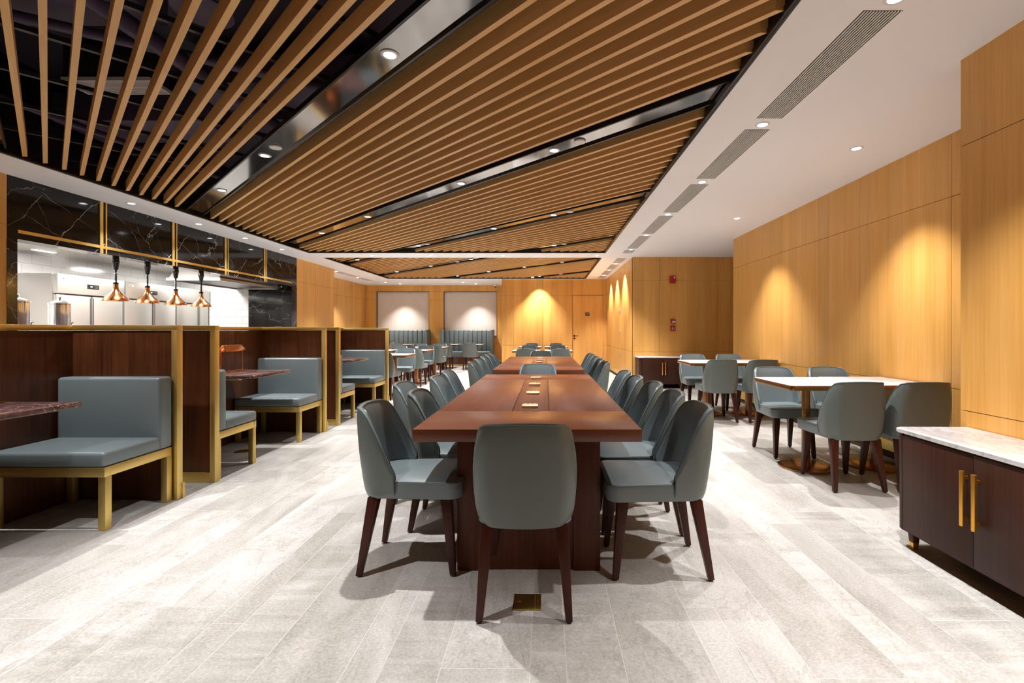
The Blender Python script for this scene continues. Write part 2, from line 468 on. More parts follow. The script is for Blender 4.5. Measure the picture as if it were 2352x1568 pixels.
for y0, y1 in (O1, O2):
    for a in ((OX0+.012, OX0+.03, y0, y1), (OX1-.03, OX1-.012, y0, y1)):
        t.box(a[0], a[1], a[2], a[3], CZ+.006, CZ+.045, M['strip_edge'])
struct('trim_2', t)

# slat direction: (-1.039, 1) on plan.  c = x + 1.039 y names each line
KD = 1.039
def cpt(cc, y): return (cc - KD*y, y)
def clip(cc, y0, y1, x0, x1):
    a = max(y0, (cc-x1)/KD); b_ = min(y1, (cc-x0)/KD)
    return (a, b_) if b_ - a > .06 else None
SL_Z, SL_H, SL_W = 2.812, .108, .047
LEN = math.hypot(KD, 1)
WORD = ['first', 'second', 'third', 'fourth', 'fifth', 'sixth', 'seventh', 'eighth', 'ninth', 'tenth', 'eleventh', 'twelfth']
def slat_panel(op, cs, label, group):
    y0, y1 = op[0]+.045, op[1]-.05
    segs = [(cc, clip(cc, y0, y1, OX0+.05, OX1-.045)) for cc in cs]
    segs = [q for q in segs if q[1]]
    if not segs: return
    cm = segs[len(segs)//2]; ym = sum(cm[1])/2
    root = thing('ceiling_slat_panel', label, 'slatted ceiling', (cm[0]-KD*ym, ym, SL_Z), math.atan2(1, -KD), group)
    inv = root.matrix_basis.inverted()
    for cc, (a, b_) in segs:
        mb = MB(); hw = SL_W/2
        pts = []
        for (sx, yy) in ((-hw, a), (hw, a), (hw, b_), (-hw, b_)):
            x = cc + sx - KD*yy
            pts.append((x, yy))
        # clip ends parallel to the opening edge where the slat meets a long side
        q = [inv @ Vector((x, y, SL_Z)) for x, y in pts]
        mb.hexa([tuple(v) for v in q], [(v.x, v.y, v.z+SL_H) for v in q], M['slat_wood'])
        mb.build('slat', None, root, 0)
SP = .188
for k in range(-2, 5):
    start = 2.352 + 2.569*(k-1)
    nm = {-2: 'over the room behind the viewer', -1: 'at the near left above the first booth', 0: 'widely spaced at top left', 1: 'large and diagonal in the middle of the ceiling',
          2: 'between the second and third mirror strips', 3: 'between the third and fourth mirror strips', 4: 'smallest in the far right corner of the big opening'}[k]
    slat_panel(O1, [start + SP*i for i in range(11)], 'panel of diagonal oak ceiling slats, %s' % nm, 'diagonal slat panels')
for k in range(2, 7):
    start = 2.352 + 2.569*(k-1)
    slat_panel(O2, [start + SP*i for i in range(11)], 'diagonal oak slat panel in the far ceiling opening, %s from the left' % WORD[k-2], 'diagonal slat panels of the far opening')
# mirror strips between the panels
def strip(op, cc, label, group, w=.30):
    y0, y1 = op[0]+.03, op[1]-.035; hw = w/2; x0, x1 = OX0+.035, OX1-.035
    def poly(o0, o1):
        # parallelogram band clipped to the opening
        P = [(cc+o0-KD*y0, y0), (cc+o1-KD*y0, y0), (cc+o1-KD*y1, y1), (cc+o0-KD*y1, y1)]
        for ax, val, keep in ((0, x0, 1), (0, x1, -1)):
            Q = []
            for i in range(len(P)):
                a, b_ = P[i], P[(i+1) % len(P)]
                ia, ib = (a[ax]-val)*keep >= 0, (b_[ax]-val)*keep >= 0
                if ia: Q.append(a)
                if ia != ib:
                    s_ = (val-a[ax])/(b_[ax]-a[ax]); Q.append((a[0]+(b_[0]-a[0])*s_, a[1]+(b_[1]-a[1])*s_))
            P = Q
            if len(P) < 3: return None
        return P
    P = poly(-hw, hw)
    if not P: return
    root = thing('mirror_strip', label, 'ceiling strip', (cc-KD*(y0+y1)/2, (y0+y1)/2, 2.84), 0, group)
    ox, oy = root.location.x, root.location.y
    for o0, o1, z0, z1, m, nm in ((-hw, hw, .005, .022, 'strip_metal', 'mirror_panel'), (-hw-.022, -hw, -.012, .03, 'strip_edge', 'edge_profile'), (hw, hw+.022, -.012, .03, 'strip_edge', 'edge_profile')):
        P = poly(o0, o1)
        if P:
            mb = MB(); mb.prism([(x-ox, y-oy) for x, y in P], z0, z1, M[m]); mb.build(nm, None, root, 0)
for k in range(-1, 5):
    cc = 2.025 + 2.569*(k-1)
    strip(O1, cc, 'dark mirror steel ceiling strip with downlights, %s' % ['above the nearest booth', 'at the left edge of the picture', 'the widest one above the booths', 'second from the left crossing above the long table', 'third from the left', 'shortest at the far end of the big opening'][k+1], 'diagonal mirror strips')
for k in range(3, 7):
    cc = 2.025 + 2.569*(k-1)
    strip(O2, cc, 'narrow dark mirror ceiling strip in the far opening, %s from the left' % WORD[k-3], 'mirror strips of the far opening')

# things above the slats
random.seed(3)
for i, (x0, x1, y0, y1, z0, z1, nm) in enumerate([
    (-4.75, -3.3, 4.6, 5.15, 3.22, 3.5, 'wide dark duct crossing above the far end of the left slats'),
    (-3.1, -1.4, 4.05, 4.55, 3.3, 3.55, 'dark duct running behind the air grille above the slats'),
    (-4.8, -2.6, 2.9, 3.3, 3.3, 3.6, 'dark duct above the slats left of the grille'),
    (-2.9, -1.9, 4.75, 7.0, 3.3, 3.6, 'long dark duct above the first mirror strip')]):
    mb = MB(); mb.box(x0, x1, y0, y1, z0, z1, M['plenum2'], .01)
    tag(mb.build('air_duct'), nm, 'air duct', 'ducts in the dark ceiling void')
for i, (a, b_, r, nm) in enumerate([
    ((-4.8, 2.2, 3.2), (-1.0, 4.4, 3.2), .035, 'thin dark pipe crossing low above the slats'),
    ((-4.8, 3.4, 3.35), (-2.0, 2.0, 3.35), .05, 'dark pipe slanting the other way above the slats'),
    ((-4.6, 3.0, 3.1), (-3.9, 6.6, 3.1), .03, 'thin dark pipe following the left edge of the ceiling void'),
    ((-2.7, 2.0, 3.15), (-2.5, 6.0, 3.15), .06, 'round dark pipe running above the slats towards the kitchen')]):
    mb = MB(); mb.tube([a, tuple((a[j]+b_[j])/2 for j in range(3)), b_], r, M['plenum2'], 12)
    tag(mb.build('ceiling_pipe'), nm, 'pipe', 'pipes in the dark ceiling void')
for i, s_ in enumerate([-3.6, -2.6, -1.6, -.6, .4, 1.4, 2.4]):
    # carriers at right angles to the slats: y = s + x/..., x from -4.8
    pts = []
    for x in (OX0+.02, OX1-.02):
        pts.append((x, (x+4.86)*KD + s_ + 2.4))
    x0, y0 = pts[0]; x1, y1 = pts[1]
    if y1 > O1[1]-.05: x1 = x0 + (O1[1]-.05-y0)/KD; y1 = O1[1]-.05
    if y0 < O1[0]+.05: x0 = x0 + (O1[0]+.05-y0)/KD; y0 = O1[0]+.05
    dx, dy = x1-x0, y1-y0; L = math.hypot(dx, dy)
    mb = MB(); mb.box(0, L, -.015, .015, 0, .03, M['steel_rail'])
    o = mb.build('carrier_rail'); o.location = (x0, y0, SL_Z+SL_H+.002); o.rotation_euler = (0, 0, math.atan2(dy, dx))
    tag(o, 'thin dark steel rail carrying the slats, %s from the near end' % WORD[i], 'rail', 'rails above the slats')
g = thing('air_grille', 'white slotted air grille hanging above the slats at top left', 'air vent', (-3.675, 4.11, 3.3))
mb = MB()
for a in ((-.37, .37, -.12, -.105), (-.37, .37, .105, .12), (-.37, -.355, -.105, .105), (.355, .37, -.105, .105), (-.355, .355, -.008, .008)):
    mb.box(a[0], a[1], a[2], a[3], -.01, .02, M['vent_white'])
mb.build('grille_frame', None, g, 0)
mb = MB()
for k in range(12):
    y = -.10+.2*(k+.5)/12; mb.box(-.355, .355, y-.0045, y+.0045, -.006, .01, M['vent_white'])
mb.build('grille_fins', None, g, 0)
mb = MB(); mb.box(-.36, .36, -.11, .11, .02, .3, M['vent_dark']); mb.build('grille_box', None, g, 0)
mb = MB(); mb.lathe([(.02, .03), (.16, .02), (.17, 0), (.13, -.01), (.02, -.012)], (0, 0, 0), M['plenum2'])
o = mb.build('round_diffuser'); o.location = (-2.15, 3.0, 3.2); tag(o, 'round dark diffuser half hidden above the slats', 'air vent')
mb = MB(); mb.cyl((0, 0, 0), .03, .0, .5, M['plenum2'], 10); mb.build('duct_drop', None, o)

# ------------------------------------------------------------------ downlights
def make_down(z_name='downlight'):
    t = thing('downlight', 'x', 'ceiling light', (0, 0, CZ))
    mb = MB(); mb.lathe([(.036, -.001), (.036, -.004), (.050, -.004), (.054, -.001), (.054, .004), (.036, .004)], (0, 0, 0), M['lamp_off'], 28); 
    mb.build('trim_ring', None, t)
    mb = MB(); mb.cyl((0, 0, 0), .042, -.003, .001, M['lamp_on'], 28); mb.build('lamp_lens', None, t)
    return t
LD = {}
def lampdata(power, size, blend):
    k = (power, size, blend)
    if k not in LD:
        l = bpy.data.lights.new('downlight_beam', 'SPOT'); l.energy = power; l.color = C_LAMP
        l.spot_size = R(size); l.spot_blend = blend; l.shadow_soft_size = .022
        LD[k] = l
    return LD[k]
D0 = make_down(); used = [False]
def downlight(x, y, z, label, group, power=P_SPOT, size=86, blend=.8, tilt=(0, 0)):
    if not used[0]:
        o = D0; used[0] = True; o.location = (x, y, z)
        KIDS[o] = [(c_, []) for c_ in kids(o)]
    else: o = dup(D0, (x, y, z))
    o['label'] = label; o['group'] = group
    if power:
        l = bpy.data.objects.new('beam', lampdata(power, size, blend)); COL.objects.link(l)
        l.parent = o; l.location = (0, 0, -.03); l.rotation_euler = (tilt[0], tilt[1], 0)
    return o
for i, y in enumerate((.85, 2.27, 3.67, 5.09, 6.51, 7.93, 9.35)):
    downlight(1.66, y, CZ, 'round lit downlight in the vent strip beside the big opening, %s from the viewer' % WORD[i], 'downlights of the right vent strip', P_SPOT*(1.3 if i == 0 else .72))
for i, y in enumerate((11.35, 12.55, 13.75)):
    downlight(1.66, y, CZ, 'lit downlight in the far vent strip near the flush door, %s from the front' % WORD[i], 'downlights of the far vent strip')
for i, y in enumerate((4.15, 6.74)):
    downlight(2.69, y, CZ, 'round downlight in the white ceiling washing the right wall, %s one' % ('nearer' if i == 0 else 'farther'), 'downlights by the right wall', P_SPOT*.78)
for i, y in enumerate((5.95, 7.1, 8.2, 9.34)):
    downlight(-5.15, y, CZ, 'small downlight in the white soffit above the kitchen front, %s from the left' % WORD[i], 'downlights over the kitchen front', P_SPOT*.6)
for i, x in enumerate((-3.67, -2.43, -.91, 1.08)):
    downlight(x, 10.11, CZ, 'downlight in the white beam between the two ceiling openings, %s from the left' % WORD[i], 'downlights of the cross beam')
for i, (x, tl) in enumerate(((-5.28, 0), (-4.95, 1), (-2.73, 0), (-2.38, 1))):
    downlight(x, 16.25 if tl else 15.75, CZ, 'small downlight in the far left ceiling before the panels, %s from the left' % WORD[i], 'downlights before the back wall', P_SPOT*(1.0 if tl else .4), 86)
for i, y in enumerate((12.83, 14.3)):
    downlight(-5.62, y, CZ, 'downlight in the far left vent strip, %s one' % ('nearer' if i == 0 else 'farther'), 'downlights of the left vent strip')
c1, c2, c3, c4 = (2.025 + 2.569*k for k in range(4))
for i, y in enumerate((2.84, 4.48, 5.59)):
    downlight(c1-KD*y, y, 2.842, 'lit downlight in the widest mirror strip, %s from the viewer' % WORD[i], 'downlights of the widest mirror strip')
for i, y in enumerate((1.3, 2.6, 3.7)):
    downlight(c1-2.569-KD*y, y, 2.842, 'downlight in the mirror strip above the nearest booth, %s from the viewer' % WORD[i], 'downlights above the nearest booth', P_SPOT*(1.15, .8, .8)[i])
for i, y in enumerate((4.35, 5.33, 6.89, 8.05)):
    downlight(c2-KD*y, y, 2.842, 'lit downlight in the second mirror strip, %s from the viewer' % WORD[i], 'downlights of the second mirror strip')
for i, y in enumerate((6.79, 7.70, 9.27)):
    downlight(c3-KD*y, y, 2.842, 'lit downlight in the third mirror strip, %s from the viewer' % WORD[i], 'downlights of the third mirror strip')
downlight(c4-KD*9.22, 9.22, 2.842, 'lit downlight in the shortest mirror strip of the big opening', 'downlights of the mirror strips')
k5 = [2.025 + 2.569*k for k in range(2, 6)]
for i, (cc, y) in enumerate(((k5[0], 11.1), (k5[1], 11.03), (k5[1], 12.19), (k5[1], 13.38), (k5[2], 12.38), (k5[2], 13.38), (k5[2], 14.4), (k5[3], 14.5))):
    downlight(cc-KD*y, y, 2.842, 'tiny lit downlight in the far slatted ceiling, %s counting away from the viewer' % WORD[i], 'downlights of the far slatted ceiling')
downlight(-.40, 14.28, 2.79, 'downlight close to the far wall making a round pool of light', 'downlights by the far wall', P_SPOT*.58, 88)
for i, (cc, y, nm) in enumerate(((c1, 4.27, 'widest mirror strip'), (c2, 4.14, 'second mirror strip'), (c3, 6.58, 'third mirror strip'), (c3, 9.06, 'far end of the third mirror strip'), (c4, 9.04, 'shortest mirror strip'), (k5[1], 11.4, 'first far mirror strip'), (k5[2], 11.47, 'second far mirror strip'), (k5[3], 13.9, 'last far mirror strip'))):
    mb = MB(); mb.lathe([(.020, .0), (.052, .0), (.052, -.008), (.046, -.014), (.02, -.016)], (0, 0, 0), M['lamp_off'], 28)
    o = mb.build('ceiling_speaker'); o.location = (cc-KD*y, y, 2.844)
    tag(o, 'unlit white round ceiling disc in the %s' % nm, 'ceiling disc', 'unlit discs in the mirror strips')

# ------------------------------------------------------------------ linear vents
def vent(x0, x1, y0, y1, label, group, n=13):
    t = thing('linear_vent', label, 'air vent', ((x0+x1)/2, (y0+y1)/2, CZ), 0, group)
    hw, hl = (x1-x0)/2, (y1-y0)/2
    mb = MB(); mb.box(-hw, hw, -hl, hl, -.0015, .01, M['vent_dark']); mb.build('vent_slot', None, t, 0)
    mb = MB(); p = 2*hw/n
    for k in range(n):
        x = -hw+p*(k+.5); mb.box(x-p*.19, x+p*.19, -hl, hl, -.006, -.0015, M['vent_white'])
    mb.build('vent_fins', None, t, 0)
ys = [.85, 2.27, 3.67, 5.09, 6.51, 7.93, 9.35]
for i in range(6):
    vent(1.565, 1.76, ys[i]+.09, ys[i+1]-.11, 'slotted white linear air vent in the right ceiling, %s from the viewer' % WORD[i], 'vents of the right ceiling strip')
vent(1.565, 1.76, 9.44, 9.78, 'short slotted vent just before the white cross beam', 'vents of the right ceiling strip')
for i, (a, b_) in enumerate(((10.5, 11.25), (11.45, 12.45), (12.65, 13.65), (13.85, 14.5))):
    vent(1.565, 1.76, a, b_, 'slotted vent in the far right ceiling strip, %s from the front' % WORD[i], 'vents of the far ceiling strip')
for i, (a, b_) in enumerate(((12.35, 12.73), (12.93, 14.2), (14.4, 15.3))):
    vent(-5.72, -5.52, a, b_, 'slotted vent in the far left ceiling, %s from the front' % WORD[i], 'vents of the far left ceiling')
mb = MB(); mb.lathe([(.06, 0), (.065, -.03), (.05, -.06), (.03, -.075), (.005, -.078)], (0, 0, 0), M['lamp_off'])
o = mb.build('security_camera'); o.location = (-1.74, 16.5, CZ); tag(o, 'white dome security camera on the ceiling beside the right recessed panel', 'security camera')
mb = MB(); mb.lathe([(.036, -.06), (.034, -.085), (.02, -.105), (.004, -.112)], (0, 0, 0), M['black_gloss']); mb.build('camera_dome', None, o)

# ================================================================== THE KITCHEN
KX = -5.45
k = MB()
k.box(KX-.2, KX, 4.84, 10.47, 2.15, CZ+.02, M['marble_black'])
k.box(KX-.2, KX+.004, 4.84, 4.935, 0, 2.15, M['marble_black']); k.box(KX-.2, KX+.004, 10.26, 10.47, 0, 2.15, M['marble_black'])
k.box(KX-.2, KX, 4.935, 10.26, 0, .93, M['marble_black'])
struct('wall_kitchen_front', k)
t = MB()
t.box(KX, KX+.012, 4.935, 10.26, 2.212, 2.245, M['gold'])
for y in (5.89, 7.02, 8.16, 9.29):
    t.box(KX, KX+.014, y-.05, y-.007, 2.15, CZ-.001, M['gold']); t.box(KX, KX+.014, y+.024, y+.043, 2.15, CZ-.001, M['gold'])
struct('trim_3', t)
k = MB(); k.box(-8.15, -8.05, 4.5, 10.5, 0, 2.44, M['tile_y']); struct('wall_kitchen_left', k)
k = MB(); k.box(-8.15, KX-.02, 10.42, 10.52, 0, 2.44, M['tile_x']); k.box(-6.46, KX-.2, 10.40, 10.419, 0, 2.12, M['marble_black']); struct('wall_kitchen_end', k)
k = MB(); k.box(-8.15, KX-.02, 4.42, 4.5, 0, 2.44, M['tile_x']); struct('wall_kitchen_near', k)
k = MB(); k.box(-8.15, KX-.2, 4.42, 10.5, 2.42, 2.5, M['kitchen_ceiling']); struct('ceiling_kitchen', k)
for i, (x, y, sx, sy, en) in enumerate(((-7.66, 7.31, .09, .28, 0), (-6.5, 6.0, .30, .9, 25), (-6.5, 7.6, .30, .9, 25), (-7.0, 9.5, .25, .5, 11))):  # the three larger panels and their area lamps are added to brighten the kitchen
    t = thing('kitchen_light', 'rectangular lit panel in the kitchen ceiling, %s' % ['small and near the tiled wall', 'added unseen above the serving counter at the left', 'added unseen above the middle of the kitchen', 'added light next to the extractor hood'][i], 'ceiling light', (x, y, 2.42), 0, 'kitchen ceiling lights')
    mb = MB(); mb.box(-sx/2-.015, sx/2+.015, -sy/2-.015, sy/2+.015, -.006, 0, M['lamp_off']); mb.build('light_frame', None, t, 0)
    mb = MB(); mb.box(-sx/2, sx/2, -sy/2, sy/2, -.009, -.006, M['panel_on']); mb.build('light_panel', None, t, 0)
    if en:
        l = bpy.data.lights.new('kitchen_fill', 'AREA'); l.shape = 'RECTANGLE'; l.size = sx; l.size_y = sy; l.energy = en; l.color = (1, .97, .93)
        lo = bpy.data.objects.new('kitchen_fill', l); COL.objects.link(lo); lo.parent = t; lo.location = (0, 0, -.02)
# fridges
FX = -7.30
def fridge(y0, y1, split, label, panel=True):
    t = thing('kitchen_fridge', label, 'fridge', ((FX-8.03)/2, (y0+y1)/2, 0), 0, 'tall stainless kitchen fridges')
    ox, oy = t.location.x, t.location.y; X = FX-ox; a, b_ = y0-oy, y1-oy; s_ = split-oy
    mb = MB(); mb.box(-8.03-ox, X-.06, a, b_, .10, 2.06, M['inox'], .004); mb.build('body', None, t)
    mb = MB(); mb.box(X-.06, X+.02, a, b_-.004, 1.765, 2.06, M['inox'], .012)
    tp = mb.build('control_panel', None, t)
    for p, q in ((a, s_-.012), (s_+.012, b_-.02)):
        mb = MB(); mb.box(X-.05, X, p+.004, q, .14, 1.745, M['inox'], .008); dr = mb.build('door', None, t)
        mb = MB(); mb.box(X-.002, X+.002, q-.022 if p == a else p+.006, q-.002 if p == a else p+.022, .3, 1.72, M['inox_dark']); mb.build('door_grip', None, dr, 0)
    mb = MB(); mb.box(X-.055, X-.03, s_-.012, s_+.012, .14, 1.745, M['inox_dark']); mb.build('door_gap', None, t, 0)
    mb = MB(); mb.box(X+.0195, X+.024, a+.06, a+.15, 1.975, 2.005, M['lamp_off'], .002); lg = mb.build('brand_badge', None, tp, 0)
    mb = MB(); mb.box(X+.0235, X+.0255, a+.070, a+.085, 1.982, 1.998, M['sign_black']); mb.box(X+.0235, X+.0255, a+.088, a+.100, 1.982, 1.998, M['red']); mb.build('badge_print', None, tp, 0)
    if panel:
        mb = MB(); mb.box(X+.0195, X+.024, a+.46, a+.66, 1.865, 1.935, M['sign_black'], .002)
        for q in range(3):
            for r_ in range(2): mb.box(X+.023, X+.0255, a+.585+q*.022, a+.593+q*.022, 1.885+r_*.022, 1.890+r_*.022, M['grey_plastic'])
        mb.box(X+.023, X+.0255, a+.51, a+.545, 1.893, 1.91, M['lamp_off'])
        mb.build('display', None, tp, 0)
    for yy in (a+.08, b_-.08):
        for xx in (-8.03-ox+.08, X-.12):
            mb = MB(); mb.cyl((xx, yy, 0), .025, 0, .10, M['chrome'], 12); mb.build('foot', None, t)
fridge(7.14, 8.28, 7.70, 'leftmost tall stainless fridge with a black display')
fridge(8.31, 9.46, 8.91, 'middle tall stainless fridge behind the copper lamps')
fridge(9.49, 10.38, 10.07, 'rightmost tall stainless fridge against the white tiles', False)
# hood
t = thing('extractor_hood', 'large stainless extractor hood below the kitchen ceiling', 'extractor hood', (-6.25, 9.45, 2.12))
mb = MB(); mb.hexa([(-.46, -.95, 0), (.46, -.95, 0), (.46, .94, 0), (-.46, .94, 0)], [(-.34, -.83, .298), (.34, -.83, .298), (.34, .90, .298), (-.34, .90, .298)], M['inox']); mb.build('canopy', None, t, 0)
mb = MB()
for a in ((-.48, .48, -.97, -.93), (-.48, .48, .92, .96), (-.48, -.44, -.93, .92), (.44, .48, -.93, .92)): mb.box(a[0], a[1], a[2], a[3], -.03, .02, M['inox'])
mb.build('rim', None, t, 0)
mb = MB(); mb.box(-.44, .44, -.93, .92, -.004, .004, M['inox_dark']); mb.build('filter', None, t, 0)
# serving counter
t = thing('serving_counter', 'black marble serving counter under the kitchen opening', 'counter', (-5.85, 7.6, 0))
mb = MB(); mb.box(-.19, .19, -2.6, 2.6, .93, .96, M['marble_black'], .004); mb.build('counter_top', None, t)
mb = MB(); mb.box(-.17, .19, -2.6, 2.6, 0, .93, M['inox'], .002); mb.build('counter_base', None, t)
# urns
def urn(loc, label):
    t = thing('drink_urn', label, 'urn', loc, 0, 'steel urns on the serving counter')
    mb = MB(); mb.lathe([(.085, 0), (.085, .012), (.07, .02)], (0, 0, 0), M['chrome']); mb.build('base_plate', None, t)
    for a in range(3):
        an = a*2.094+.4; mb = MB(); mb.tube([(.07*math.cos(an), .07*math.sin(an), .015), (.085*math.cos(an), .085*math.sin(an), .15), (.075*math.cos(an), .075*math.sin(an), .27)], .008, M['chrome']); mb.build('leg', None, t)
    mb = MB(); mb.lathe([(.02, .255), (.095, .26), (.1, .275), (.1, .555), (.104, .56), (.104, .572)], (0, 0, 0), M['chrome'], 40); mb.build('urn_body', None, t)
    mb = MB(); mb.lathe([(.104, .573), (.09, .585), (.05, .605), (.02, .612), (.012, .62)], (0, 0, 0), M['chrome'], 40); ld = mb.build('lid', None, t)
    mb = MB(); mb.lathe([(.004, .618), (.014, .625), (.018, .638), (.012, .65), (.003, .654)], (0, 0, 0), M['chrome'], 20); mb.build('knob', None, ld)
    mb = MB(); mb.tube([(0, .095, .30), (0, .13, .30), (0, .155, .295), (0, .158, .265)], .011, M['chrome'], 10); tp = mb.build('tap', None, t)
    mb = MB(); mb.tube([(0, .14, .305), (0, .14, .335), (0, .165, .345)], .007, M['black_gloss'], 8); mb.build('tap_lever', None, tp)
urn((-5.85, 5.30, .96), 'polished steel urn half hidden at the left edge of the kitchen opening')
urn((-5.85, 5.76, .96), 'polished steel urn with knobbed lid, fully visible in the kitchen opening')
# heat lamps
def heat_lamp():
    t = thing('heat_lamp', 'x', 'heat lamp', (0, 0, 2.15), 0, 'copper heat lamps over the serving counter')
    mb = MB(); mb.lathe([(.030, 0), (.034, -.005), (.036, -.055), (.040, -.060), (.040, -.067), (.036, -.072), (.024, -.155), (.020, -.162)], (0, 0, 0), M['black_gloss'], 28); mb.build('cord_reel', None, t)
    mb = MB(); pts = []
    for i in range(90):
        a = i/90*2*math.pi*12; pts.append((.0085*math.cos(a), .0085*math.sin(a), -.160-.168*i/89))
    mb.tube(pts, .0055, M['black_gloss'], 6); mb.build('coiled_cord', None, t)
    mb = MB(); mb.lathe([(.020, -.322), (.028, -.326), (.029, -.345), (.027, -.350)], (0, 0, 0), M['black_gloss'], 28); mb.build('collar', None, t)
    mb = MB()
    pr = [(.025, -.350), (.026, -.385), (.030, -.410), (.045, -.440), (.072, -.475), (.103, -.505), (.125, -.530), (.138, -.555), (.141, -.562)]
    mb.lathe(pr + [(r-.003, z) for r, z in pr[::-1]], (0, 0, 0), M['copper'], 48); mb.build('lamp_shade', None, t)
    mb = MB(); mb.lathe([(.018, -.42), (.045, -.50), (.05, -.53), (.03, -.548), (.004, -.552)], (0, 0, 0), M['lamp_off'], 24); mb.build('bulb', None, t)
    return t
h0 = heat_lamp()
for i, y in enumerate((6.18, 6.67, 7.18, 7.71)):
    lab = 'copper bell heat lamp hanging in the kitchen opening, %s' % ['leftmost and largest of the four', 'second of the four from the left', 'third of the four from the left', 'rightmost of the four'][i]
    if i == 0: h0.location = (KX-.1, y, 2.15); h0['label'] = lab
    else: dup(h0, (KX-.1, y, 2.15), 0, lab)

# ================================================================== BOOTHS
PH = 1.247; PXR, PXL = -2.625, -3.376
def booth(y0, y1, word):
    """U of panels: near end at y0 (outer face), far end whose front face is at y1."""
    t = thing('booth_partition', 'dark walnut booth screen with brass edging, %s' % word, 'booth screen', (-3.0, (y0+y1)/2, 0), 0, 'walnut booth screens')
    oy = (y0+y1)/2; th = .05
    X0, X1 = PXL+3.0, PXR+3.0
    def p(name, *bx, m, bev=0, parent=None):
        mb = MB(); mb.box(*bx, m, bev); return mb.build(name, None, parent or t, 0 if not bev else 35)
    # near end panel (y0..y0+th), far end panel (y1..y1+th), side panel
    for nm, a, front in (('near', y0-oy, True), ('far', y1-oy, False)):
        pn = p('end_panel', X0, X1-.03, a+.008, a+th-.008, .002, PH-.04, m=M['dark_wood'])
        p('top_rail', X0-.03, X1, a-.002, a+th+.002, PH-.038, PH, m=M['gold'], bev=.003)
        p('end_post', X1-.042, X1, a-.002, a+th+.002, 0, PH-.038, m=M['gold'], bev=.003)
        if front:
            p('kick_plate', X0, X1-.042, a-.004, a+.012, 0, .08, m=M['gold'], bev=.002)
            p('edge_strip', X1-.062, X1-.046, a+.001, a+.012, .08, PH-.04, m=M['dark_wood'])
        else:
            p('kick_plate', X0, X1+.008, a+th-.008, a+th+.014, 0, .11, m=M['gold'], bev=.002)
    p('side_panel', X0-.04, X0, y0-oy, y1-oy+th, .0, PH-.04, m=M['dark_wood'])
    p('top_rail', X0-.05, X0+.004, y0-oy+th, y1-oy, PH-.038, PH-.0005, m=M['gold'], bev=.003)
booth(1.49, 3.41, 'nearest the viewer'); booth(3.80, 5.69, 'the middle one'); booth(6.07, 7.95, 'the farthest one')

def bench_proto():
    # bench facing -y, backrest at +y; origin on the floor under the middle
    t = thing('booth_bench', 'x', 'bench', (0, 0, 0), 0, 'grey leather booth benches')
    mb = MB(); vs = mb.box(-.355, .355, -.27, .16, .385, .475, M['leather'], .022, 4)
    for v in vs:
        if v.co.z > .45: v.co.z += .010*(1-(v.co.x/.36)**2)*(1-((v.co.y+.05)/.24)**2)
    mb.build('seat', None, t, 50)
    mb = MB(); mb.box(-.355, .355, .145, .262, .385, .885, M['leather'], .022, 4); mb.build('backrest', None, t, 50)
    mb = MB(); mb.box(-.352, .352, -.262, -.222, .325, .384, M['gold'], .002); mb.box(-.352, -.312, -.222, .255, .325, .384, M['gold'], .002); mb.box(.312, .352, -.222, .255, .325, .384, M['gold'], .002)
    mb.build('seat_frame', None, t)
    for sx in (-1, 1):
        for y in (-.235, .235):
            mb = MB(); mb.box(sx*.33-.022, sx*.33+.022, y-.022, y+.022, 0, .325, M['gold'], .002); mb.build('leg', None, t)
    return t
bp = bench_proto(); BX = -3.005
for i, (y, rz, lab) in enumerate(((3.14, 0, 'grey leather booth bench nearest the viewer, back to the first tall screen'),
        (4.125, math.pi, 'grey leather bench seen from its end behind the second screen'),
        (5.42, 0, 'grey leather bench facing the viewer in the middle booth'),
        (6.395, math.pi, 'grey leather bench seen from its end in the farthest booth'),
        (7.68, 0, 'grey leather bench facing the viewer in the farthest booth'),
        (1.81, math.pi, 'grey leather bench of the nearest booth beside the viewer'))):
    if i == 0: bp.location = (BX, y, 0); bp['label'] = lab
    else: dup(bp, (BX, y, 0), rz, lab)
for i, yc in enumerate((2.47, 4.76, 7.02)):
    wd = ['nearest', 'middle', 'farthest'][i]
    t = thing('booth_table', 'red-brown marble table top fixed to the screen of the %s booth' % wd, 'table', (PXL, yc, 0), 0, 'marble booth tables')
    mb = MB(); mb.prism([(0, -.345), (.61, -.345), (.665, -.29), (.665, .33), (.65, .345), (0, .345)], .76, .79, M['marble_red'], .004); mb.build('table_top', None, t)
    mb = MB(); mb.box(0, .42, -.14, -.10, .725, .76, M['gold'], .003); mb.box(0, .42, .10, .14, .725, .76, M['gold'], .003)
    mb.box(0, .03, -.14, -.10, .55, .725, M['gold'], .003); mb.box(0, .03, .10, .14, .55, .725, M['gold'], .003); mb.build('wall_bracket', None, t)
    # copper reading lamp standing on the table
    ly = yc + (.12 if i else .13)
    t = thing('table_lamp', 'copper reading lamp on the marble table of the %s booth' % wd, 'lamp', (-3.20, ly, .79), 0, 'copper reading lamps')
    mb = MB(); mb.box(-.045, .045, -.20, .20, 0, .008, M['copper'], .003); mb.build('lamp_base', None, t)
    for s_ in (-1, 1):
        mb = MB(); mb.tube([(0, s_*.17, .008), (0, s_*.17, .21), (0, s_*.165, .23), (0, s_*.14, .262)], .005, M['copper']); mb.build('lamp_post', None, t)
    mb = MB(); mb.hexa([(-.055, -.165, .205), (.055, -.165, .205), (.055, .165, .205), (-.055, .165, .205)], [(-.022, -.12, .27), (.022, -.12, .27), (.022, .12, .27), (-.022, .12, .27)], M['copper'], .004); mb.build('lamp_shade', None, t)

